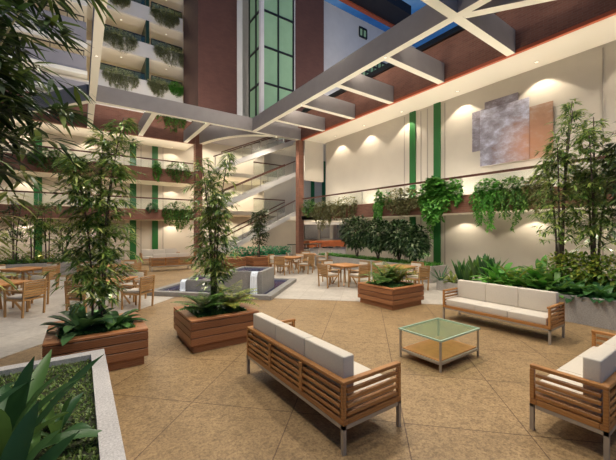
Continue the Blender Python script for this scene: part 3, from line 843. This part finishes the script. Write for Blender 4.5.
# ------------------------------------------------------------------ plants
def bamboo(label, base, height, spread, stems, twigs, leaf_len, mat, seed, start=.35, leanv=(0, 0), stem_r=.014, stem_mat='bamboo_stem', leaf_w=.19, name='bamboo_plant', top=1.0, per=(6, 10), clump=2.4, fan=1.3):
    rr = random.Random(seed)
    o = thing(name, label, 'plant', base)
    fol = MB()
    for s in range(stems):
        az = 2 * PI * s / stems + rr.uniform(-.4, .4); out = spread * rr.uniform(.2, .7)
        h = height * (1.0 if s == 0 else rr.uniform(.68, .95)); r0 = stem_r * clump
        b = Vector((math.cos(az) * r0, math.sin(az) * r0, 0))
        pts = []
        for i in range(9):
            t = i / 8
            pts.append(b + Vector((math.cos(az) * out * t ** 2.4 * .8 + leanv[0] * t ** 1.3, math.sin(az) * out * t ** 2.4 * .8 + leanv[1] * t ** 1.3, h * t * (1 - .06 * t))))
        m = MB().tube(pts, stem_r, stem_r * .3, 6)
        for i in range(int(twigs / stems)):
            t = start + (1.0 - start) * rr.random()
            f = t * 8; i0 = min(7, int(f)); p = pts[i0].lerp(pts[i0 + 1], f - i0)
            a2 = rr.uniform(0, 2 * PI); u = (t - start) / (1 - start)
            env = (.55 + .45 * math.sin(PI * min(1, u * 1.5 + .1))) if u < .6 else 1.0 - .75 * (u - .6) / .4
            tl = spread * rr.uniform(.15, .8) * env * top
            d = Vector((math.cos(a2), math.sin(a2), rr.uniform(.1, .8))).normalized()
            e = p + d * tl + Vector((0, 0, -tl * .2)); mid = p + d * tl * .6
            fol.tube([p, mid, e], .004, .002, 3)
            for j in range(rr.randint(*per)):
                q = mid.lerp(e, rr.uniform(.2, 1)) if j > 3 else e
                da = a2 + rr.uniform(-fan, fan)
                L = leaf_len * rr.uniform(.55, 1.15)
                fol.leaf(q, (math.cos(da), math.sin(da), rr.uniform(-.55, .35)), L, L * leaf_w, rr.uniform(.1, .6))
        m.build('stem', stem_mat, o)
    fol.build('foliage', mat, o)
    return o
def rosette(label, base, n, L, W, mat, seed, name='broadleaf_plant', tilt=(.5, 1.4), curve=(.5, 1.5), fold=.18, tip=.7, wav=0, cat='plant', group=None):
    rr = random.Random(seed); m = MB()
    for i in range(n):
        t = i / n; az = i * 2.399 + rr.uniform(-.25, .25)
        ti = tilt[1] + (tilt[0] - tilt[1]) * t + rr.uniform(-.12, .12)
        m.blade((math.cos(az) * .03, math.sin(az) * .03, 0), az, L * rr.uniform(.7, 1.1), W * rr.uniform(.8, 1.15), ti, rr.uniform(*curve), 7, fold, tip, .3, wav)
    o = m.build(name, mat, smooth=True); o.location = base
    tag(o, label, cat, group); return o
def fern(label, base, n, L, mat, seed):
    rr = random.Random(seed); m = MB()
    for i in range(n):
        az = i * 2.399 + rr.uniform(-.3, .3); tilt = rr.uniform(.75, 1.45); cv = rr.uniform(.7, 1.5); LL = L * rr.uniform(.7, 1.1)
        h = Vector((math.cos(az), math.sin(az), 0)); x = Vector((-math.sin(az), math.cos(az), 0)); q = Vector((0, 0, 0)); K = 16
        pts = [q.copy()]
        for j in range(K):
            a = tilt - cv * j / K; d = h * math.cos(a) + Vector((0, 0, 1)) * math.sin(a); q = q + d * LL / K; pts.append(q.copy())
            t = (j + 1) / K; w = LL * .24 * math.sin(PI * min(.97, .12 + t * .88)) + .006
            for s in (-1, 1): m.leaf(q, x * s + d * .45, w, .036 + .016 * (1 - t), .25)
        m.tube(pts, .005, .002, 3)
    o = m.build('fern', mat); o.location = base; tag(o, label, 'fern'); return o
def shrub(label, base, rx, ry, rz, n, leaf, mat, seed, trunk=.5, name='shrub', lw=.45, stem='darkstem', shell=.55):
    rr = random.Random(seed); o = thing(name, label, 'shrub', base); m = MB(); t = MB()
    for i in range(5):
        a = i * 1.26; t.tube([(0, 0, 0), (math.cos(a) * rx * .12, math.sin(a) * ry * .12, trunk * .7), (math.cos(a) * rx * .5, math.sin(a) * ry * .5, trunk + rz * .9)], .022, .008, 5)
    t.build('trunk', stem, o)
    for i in range(n):
        z = rr.uniform(-1, 1); a = rr.uniform(0, 2 * PI); r = (1 - z * z) ** .5; k = shell + (1 - shell) * rr.random() ** .6
        bump = 1 + .16 * math.sin(a * 3 + seed) * math.cos(z * 4 + seed * 2)
        p = Vector((math.cos(a) * r * rx * k * bump, math.sin(a) * r * ry * k * bump, trunk + rz + z * rz * k * bump))
        d = Vector((math.cos(a) * r + rr.uniform(-.7, .7), math.sin(a) * r + rr.uniform(-.7, .7), z * .6 + rr.uniform(-.6, .5)))
        L = leaf * rr.uniform(.7, 1.2); m.leaf(p, d, L, L * lw, .4)
    m.build('foliage', mat, o); return o
def hanging(label, p0, p1, out, drop, n_top, n_vine, mat, seed, leaf=.1, lw=.6, rise=.3, group=None, vine_leaf=None, depth=.25):
    """trailing plant along p0-p1 (on a parapet top), vines fall on the 'out' side"""
    rr = random.Random(seed); p0, p1, out = Vector(p0), Vector(p1), Vector(out).normalized(); al = (p1 - p0); L = al.length; al = al / L
    o = thing('hanging_plant', label, 'hanging plant', (p0 + p1) / 2, group=group); c = (p0 + p1) / 2
    m = MB()
    for i in range(n_top):
        u = rr.betavariate(1.6, 1.6) * L; e = math.sin(PI * u / L) ** .5
        p = p0 + al * u + out * rr.uniform(-depth * .4, depth) + Vector((0, 0, rr.uniform(-.1, rise) * e)) - c
        d = out * rr.uniform(-.3, 1) + al * rr.uniform(-1, 1) + Vector((0, 0, rr.uniform(-.3, .7)))
        l = leaf * rr.uniform(.7, 1.25); m.leaf(p, d, l, l * lw, .5)
    m.build('foliage', mat, o)
    v = MB(); vl = vine_leaf or leaf * .85; n_vine = int(n_vine * 1.5)
    for i in range(n_vine):
        u = rr.random() * L; e = .45 + .55 * math.sin(PI * u / L); D = drop * rr.uniform(.25, 1.0) * e; ou = rr.uniform(.06, depth)
        pts = []; K = max(4, int(D / (vl * .55)))
        for j in range(K + 1):
            t = j / K
            pts.append(p0 + al * (u + .05 * math.sin(t * 6 + i)) + out * (ou * min(1, t * 3)) + Vector((0, 0, .1 - (D + .1) * t)) - c)
        v.tube(pts[::2] if len(pts) > 6 else pts, .004, .002, 3)
        for q in pts[1:]:
            for w in range(2):
                a = rr.uniform(0, 2 * PI); l = vl * rr.uniform(.7, 1.2)
                v.leaf(q, al * math.cos(a) + out * abs(math.sin(a)) + Vector((0, 0, rr.uniform(-.9, -.1))), l, l * lw, .5)
    v.build('vines', mat, o)
    return o

# --- bamboos in planters
bamboo('tall leafy bamboo growing in the nearest wooden planter', (.22, 5.95, .5), 3.5, .68, 5, 680, .175, 'bamboo', 11, .14, stem_mat='darkstem', stem_r=.018, clump=4.5)
bamboo('slim bamboo column growing in the planter before the fountain', (2.03, 5.95, .5), 3.15, .6, 4, 500, .165, 'bamboo', 12, .2, stem_mat='darkstem', stem_r=.02, clump=2)
bamboo('small slender tree in the far planter behind the fountain', (8.03, 16.2, .5), 2.9, .75, 3, 260, .24, 'bamboo_dark', 13, .25, stem_mat='darkstem', stem_r=.02)
# --- right bed bamboos
Y, d = onX(560, 9.9); bamboo('left tall bamboo clump in the right concrete planter', (9.9, Y, .5), 5.1, .85, 4, 460, .2, 'bamboo', 14, .32, stem_r=.034, stem_mat='darkstem', clump=1.6)
Y, d = onX(595, 10.0); bamboo('second tall bamboo clump in the right concrete planter', (10.0, Y, .5), 4.5, .85, 4, 460, .2, 'bamboo', 15, .32, stem_r=.034, stem_mat='darkstem', clump=1.6)
Y, d = onX(640, 9.6); bamboo('bamboo clump at the right edge of the photo', (9.6, Y, .5), 4.6, .9, 4, 420, .24, 'bamboo_dark', 16, .36, stem_r=.03, stem_mat='darkstem')
# --- big near bamboo on the left
bamboo('large dark bamboo towering over the left edge of the photo', (-1.3, 4.35, .45), 4.9, 1.25, 6, 320, .34, 'bamboo_dark', 17, .52, (.42, .3), stem_r=.02, leaf_w=.15, stem_mat='palestem', per=(7, 11), fan=1.7)
bamboo('light green bamboo sprays hanging in at the left edge', (-1.15, 4.5, .45), 2.3, .8, 3, 34, .32, 'bamboo_light', 18, .45, (.25, .2), stem_r=.012, leaf_w=.14, stem_mat='palestem', fan=1.7)
# --- bamboos in the back-left bed
for i, (px, h) in enumerate(((14, 3.4), (32, 3.0), (47, 3.0), (64, 2.7))):
    X, d = onY(px, 18.9)
    bamboo(('thick dark bamboo stand', 'thin bamboo stand', 'middle thin bamboo stand', 'rightmost thin bamboo stand')[i] + ' in the back left planter', (X, 18.9, .5), h, .7, 3, 85, .26, 'bamboo' if i else 'bamboo_dark', 20 + i, .35, stem_r=.03, stem_mat='darkstem')

# --- rosettes and ferns in planters
rosette('dark broad leaved plant at the foot of the tall bamboo', (.02, 5.75, .52), 18, .56, .17, 'dark', 31, tilt=(.35, 1.3))
rosette('smaller broad leaved plant right of the tall bamboo stems', (.46, 5.8, .52), 15, .46, .14, 'nest', 32, tilt=(.35, 1.3))
fern('yellow green fern left of the slim bamboo stem', (1.82, 5.72, .54), 24, .66, 'mid', 33)
fern('yellow green fern right of the slim bamboo stem', (2.27, 5.78, .54), 24, .66, 'yellow', 34)
fern('left fern in the lone planter box', (6.75, 6.0, .54), 30, .84, 'mid', 35)
fern('right yellowish fern in the lone planter box', (7.1, 5.9, .54), 28, .8, 'yellow', 36)
rosette('pale striped plant at the left rim of the lone planter box', (6.62, 6.25, .5), 16, .42, .05, 'mid', 37, tilt=(.4, 1.2))
# --- foreground leaves
fl = [(-.42, 2.9, .86, .145, 16), (-.85, 3.35, .74, .14, 15), (-.38, 2.35, .6, .14, 14), (-.9, 2.75, .78, .14, 15), (-1.15, 4.0, .55, .11, 13), (-1.2, 3.45, .95, .15, 15), (-.15, 3.1, .3, .10, 7)]
fw = ['tallest dark green broad leaf plant in the bottom left planter', 'broad leaf plant at the left edge of the bottom left planter', 'broad leaf plant at the bottom of the stone planter', 'low broad leaf plant in the bottom left corner of the photo', 'small broad leaf plant near the far rim of the stone planter', 'broad leaf plant rising at the left border of the photo', 'small pale broad leaf plant beside the stone rim']
for i, (x, y, L, W, n) in enumerate(fl):
    rosette(fw[i], (x, y, .45), n, L, W, 'bigleaf', 40 + i, tilt=(.35, 1.5), curve=(.15, .9), fold=.2, tip=.55, wav=.03)
# --- back-left bed hedge
for i in range(14):
    X = -5.2 + i * .5
    shrub('low bush at the rear of the back left planter, %s from the left' % (['one', 'two', 'three', 'four', 'five', 'six', 'seven', 'eight', 'nine', 'ten', 'eleven', 'twelve', 'thirteen', 'fourteen'][i]), (X, 19.15, .5), .34, .3, .27, 300, .13, 'yellow' if i % 3 else 'mid', 60 + i, .05, 'hedge_bush')
for i in range(9):
    X = -3.6 + i * .62
    rosette('broad leaf plant at the front of the back left planter, %s from left' % (['one', 'two', 'three', 'four', 'five', 'six', 'seven', 'eight', 'nine'][i]), (X, 18.5, .5), 18, .5, .1, 'mid' if i % 2 else 'nest', 80 + i, tilt=(.3, 1.3))
rosette('dark broad leaf plant at the right end of the back left planter', (1.25, 18.6, .5), 22, .75, .12, 'nest', 95, tilt=(.3, 1.4))
# --- far emerald plants
for i in range(8):
    shrub('emerald green bush under the stairs, number %s from the left' % (['one', 'two', 'three', 'four', 'five', 'six', 'seven', 'eight'][i]), (7.15 + i * .48, 17.45, .44), .3, .28, .26, 200, .17, 'emerald', 100 + i, .05, 'emerald_bush')
# --- ficus bushes
for i, (px, X, r, rz, z) in enumerate(((357, 11.2, 1.0, .74, .62), (378, 11.2, .8, .68, .55), (399, 11.2, .75, .68, .5), (415, 11.15, .52, .6, .38))):
    Y, d = onX(px, X)
    shrub(('leftmost, largest', 'second', 'third', 'rightmost, smallest')[i] + ' dark glossy ficus bush above the grassy planter', (X, Y, .55), .6, r, rz, 2600, .19, 'ficus', 110 + i, z, 'ficus_bush', .5)
# --- right bed: rows of varied plants
nums = ['one', 'two', 'three', 'four', 'five', 'six', 'seven', 'eight', 'nine', 'ten', 'eleven', 'twelve']
def bedplant(px, X, z, fn):
    Y, d = onX(px, X); fn((X, Y, z))
bedplant(441, 10.0, .25, lambda b: rosette('dark spiky plant at the left end of the low concrete planter', b, 18, .62, .05, 'dark', 120, 'spiky_plant', (.3, 1.3), (.1, .6), .1, .5))
bedplant(452, 10.05, .25, lambda b: rosette('yellow green plant second from the left end of the right bed', b, 18, .55, .09, 'yellow', 121, tilt=(.5, 1.4)))
for i, px in enumerate((461, 468, 476, 484, 491)):
    bedplant(px, 10.1 - .08 * i, .25 if i < 2 else .5, lambda b: rosette('upright snake plant behind the facing sofa, %s from left' % nums[i], b, 18, .8, .11, 'nest' if i in (0, 3, 4) else 'mid', 122 + i, 'snake_plant', (1.0, 1.55), (-.1, .25), .1, .6))
bedplant(502, 9.5, .5, lambda b: rosette('bright lime green plant behind the middle of the facing sofa', b, 22, .9, .15, 'bright', 130, tilt=(.5, 1.45)))
bedplant(514, 9.4, .5, lambda b: rosette('yellow variegated plant right of the lime green plant', b, 22, .82, .13, 'yellow', 131, tilt=(.4, 1.4)))
for i, px in enumerate((496, 508, 522, 533, 544, 556)):
    bedplant(px, 9.05, .5, lambda b: rosette('low dark green front plant in the right bed, number %s from the left' % nums[i], b, 24, .66, .15, 'mid' if i % 2 else 'bright', 140 + i, tilt=(.3, 1.3)))
for i, px in enumerate((528, 541, 553)):
    bedplant(px, 9.55, .5, lambda b: rosette('tall broad leaf plant behind the facing sofa right arm, %s from left' % nums[i], b, 22, .9, .16, ('mid', 'bright', 'mid')[i], 150 + i, tilt=(.5, 1.45)))
for i, px in enumerate((560, 570, 581, 592, 603, 615)):
    bedplant(px, 9.75, .5, lambda b: shrub('yellow flecked croton bush below the bamboo, number %s from the left' % nums[i], b, .42, .40, .42, 620, .12, 'croton', 160 + i, .1, 'croton_bush'))
for i, px in enumerate((566, 580, 593, 606)):
    bedplant(px, 9.1, .5, lambda b: rosette('dark split leaf plant at the right rim of the bed, number %s from the left' % nums[i], b, 20, .55, .15, 'nest', 170 + i, tilt=(.2, 1.3), wav=.08))

# --- hanging plants on the galleries
def hang_right(label, a, b, drop, nt, nv, mat, seed, leaf=.13, **kw):
    Y0, _ = onX(a, XR - .02); Y1, _ = onX(b, XR - .02)
    return hanging(label, (XR + .05, Y0, T1 + .05), (XR + .05, Y1, T1 + .05), (-1, 0, 0), drop, nt, nv, mat, seed, leaf, **kw)
hang_right('green trailing plant next to the corner column on the right gallery', 303, 316, .5, 260, 14, 'mid', 201, .16, rise=.5)
hang_right('olive brown trailing plant second from the corner on the right gallery', 314, 336, 1.4, 240, 46, 'olive', 202, .14, rise=.35)
hang_right('dark green fern spilling over the right gallery band, third from the corner', 333, 357, 1.1, 300, 30, 'olive', 203, .14, rise=.45)
hang_right('bright green vine falling as one narrow strand on the right gallery', 376, 383, 1.5, 200, 16, 'bright', 204, .15, rise=.55, lw=.75)
hang_right('sparse green trailing plant right of the narrow strand', 381, 392, .25, 90, 6, 'mid', 205, .14, rise=.45)
hang_right('brownish olive drapery plant between the two green wall strips', 387, 421, .75, 520, 60, 'olive', 206, .13, rise=.5)
hang_right('large bright green cascading plant over the right green strip', 423, 450, 1.1, 800, 40, 'bright', 207, .21, rise=.75, lw=.75, depth=.4)
hang_right('long green vine tail under the large cascading plant', 429, 436, 1.75, 60, 16, 'bright', 217, .15, rise=.2, lw=.7)
hang_right('green cascading plant right of the large one on the gallery', 447, 464, .55, 300, 12, 'bright', 208, .16, rise=.6, lw=.75)
hang_right('lime green plant with hanging tendrils under the abstract painting', 474, 502, 1.5, 420, 26, 'bright', 209, .16, rise=.45, lw=.5)
hang_right('dark olive trailing plant right of the lime green one on the gallery', 498, 530, 1.4, 420, 40, 'mid', 210, .14, rise=.4, lw=.5)
hang_right('olive trailing plant behind the left bamboo clump on the gallery', 524, 552, .9, 300, 34, 'olive', 211, .13, rise=.35)
hang_right('trailing plant near the right edge of the photo on the gallery', 565, 612, .7, 300, 24, 'olive', 212, .14, rise=.35)
def hang_back(label, a, b, zt, drop, nt, nv, mat, seed, leaf=.16, Y=None, **kw):
    Y = (YB - .02) if Y is None else Y
    X0, _ = onY(a, Y); X1, _ = onY(b, Y)
    return hanging(label, (X0, Y + .07, zt), (X1, Y + .07, zt), (0, -1, 0), drop, nt, nv, mat, seed, leaf, **kw)
hang_back('green trailing plant on the lower back gallery beside the brick column', 163, 192, T1 + .05, 1.5, 360, 34, 'mid', 221, rise=.5)
hang_back('green trailing plant on the upper back gallery beside the brick column', 166, 190, T2 + .05, .9, 300, 20, 'mid', 222, rise=.5)
hang_back('bright green vine on the upper back gallery by the green strip', 153, 161, T2 + .05, 1.0, 150, 10, 'bright', 223, rise=.4)
hang_back('green trailing plant over the upper back gallery behind the left bamboo', 28, 70, T2 + .05, .9, 420, 40, 'mid', 224, rise=.4)
hang_back('small plant on the lower back gallery left of the trailing plant', 147, 158, T1 + .05, .3, 120, 4, 'dark', 225, rise=.4)
hang_back('plant spilling from the brick fascia under the hotel, beside the tower', 157, 186, 9.35, 1.0, 300, 30, 'mid', 226, rise=.2)
for i, (a, b, zt, dr, mt, lb) in enumerate((
    (103, 138, 12.3, 1.15, 'greygreen', 'grey green curtain plant on the lowest hotel balcony left of the partition'),
    (100, 137, 14.88, 1.25, 'greygreen', 'grey green curtain plant on the second hotel balcony left of the partition'),
    (148, 168, 12.3, .95, 'greygreen', 'grey green curtain plant on the lowest hotel balcony right of the partition'),
    (169, 184, 12.35, .75, 'bright', 'bright green plant tuft on the lowest hotel balcony'),
    (154, 192, 14.88, 1.25, 'greygreen', 'grey green curtain plant on the second hotel balcony right of the partition'),
    (150, 178, 17.45, 1.2, 'greygreen', 'grey green curtain plant at the top of the photo right of the partition'),
    (184, 197, 17.45, 1.2, 'greygreen', 'short curtain plant beside the brown tower near the top of the photo'),
    (108, 130, 17.45, .8, 'greygreen', 'curtain plant at the top of the photo beside the left pergola beam'))):
    hang_back(lb, a, b, zt, dr, 170, 85, mt, 230 + i, .17, YH - .02, lw=.42, rise=.35)

# ------------------------------------------------------------------ wall art (plain abstract panels)
def artmat(name, a, b, c, s):
    m, nt, bs = new_mat(name)
    v = objco(nt, (1, 1, 1.6), (R(20), 0, 0))
    f = noise(nt, v, s, 8, .7); f2 = noise(nt, objco(nt), .9, 3)
    col = ramp(nt, f, [(.3, a), (.5, b), (.68, c)])
    tc = N(nt, 'ShaderNodeTexCoord'); ds = N(nt, 'ShaderNodeVectorMath', operation='DISTANCE')
    nt.links.new(tc.outputs['Object'], ds.inputs[0]); ds.inputs[1].default_value = (13.4, 5.05, 5.15)
    ad = N(nt, 'ShaderNodeMath', operation='MULTIPLY_ADD'); nt.links.new(f, ad.inputs[0]); ad.inputs[1].default_value = 1.6; nt.links.new(ds.outputs['Value'], ad.inputs[2])
    mr = N(nt, 'ShaderNodeMapRange'); mr.inputs[1].default_value = .9; mr.inputs[2].default_value = 2.1; mr.inputs[3].default_value = .8; mr.inputs[4].default_value = .06
    nt.links.new(ad.outputs[0], mr.inputs[0])
    col = mixc(nt, mr.outputs[0], col, (.62, .30, .17), 'MIX')
    nt.links.new(col, bs.inputs['Base Color']); bs.inputs['Roughness'].default_value = .35; bs.inputs['Metallic'].default_value = .3
    bump(nt, bs, f, .5, .03)
    return m
M['art1'] = artmat('abstract_grey', (.13, .115, .13), (.28, .27, .32), (.48, .50, .62), 2.6)
M['art2'] = artmat('abstract_pale', (.16, .15, .17), (.36, .36, .44), (.66, .70, .86), 2.2)
M['art3'] = artmat('abstract_rust', (.18, .13, .10), (.40, .24, .15), (.50, .42, .36), 1.4)
art = thing('wall_art', 'large abstract wall piece of overlapping grey and copper panels on the right wall', 'artwork', (0, 0, 0))
def panel(a, b, y0, y1, off, mat):
    Ya, d0 = onX(a, XW - off); Yb, d1 = onX(b, XW - off)
    dm = (d0 + d1) / 2
    MB().rbox(XW - off, XW - off + .04, Yb, Ya, zat(y1, dm), zat(y0, dm), .006, 1).build('panel', mat, art)
panel(472, 505, 108, 149, .055, 'art1')
panel(484.5, 518, 97.5, 118, .10, 'art1')
panel(480, 529, 104.5, 163, .145, 'art2')
panel(521, 553, 105, 158, .10, 'art3')

# ------------------------------------------------------------------ world, camera
w = bpy.data.worlds.new('dusk_sky'); bpy.context.scene.world = w; w.use_nodes = True
nt = w.node_tree; bg = nt.nodes['Background']
tc = N(nt, 'ShaderNodeTexCoord')
mp = N(nt, 'ShaderNodeMapping'); mp.inputs['Scale'].default_value = (1.2, 1.2, 4)
nt.links.new(tc.outputs['Generated'], mp.inputs['Vector'])
f = noise(nt, mp.outputs['Vector'], 2.6, 6, .6)
c = ramp(nt, f, [(.36, (.014, .055, .19)), (.52, (.035, .12, .30)), (.68, (.16, .26, .40))])
nt.links.new(c, bg.inputs['Color']); bg.inputs['Strength'].default_value = .8

cam = bpy.data.cameras.new('camera'); co = bpy.data.objects.new('camera', cam); C.objects.link(co)
cam.sensor_width = 36; cam.sensor_fit = 'HORIZONTAL'; cam.lens = 36 * F / 616; cam.clip_end = 200
co.location = (0, 0, CAM_H); co.rotation_euler = (R(90), 0, -YAW)
sc = bpy.context.scene; sc.camera = co
sc.view_settings.view_transform = 'Standard'; sc.view_settings.look = 'None'
sc.view_settings.exposure = 0.1; sc.view_settings.gamma = 1.0; sc.view_settings.use_curve_mapping = False
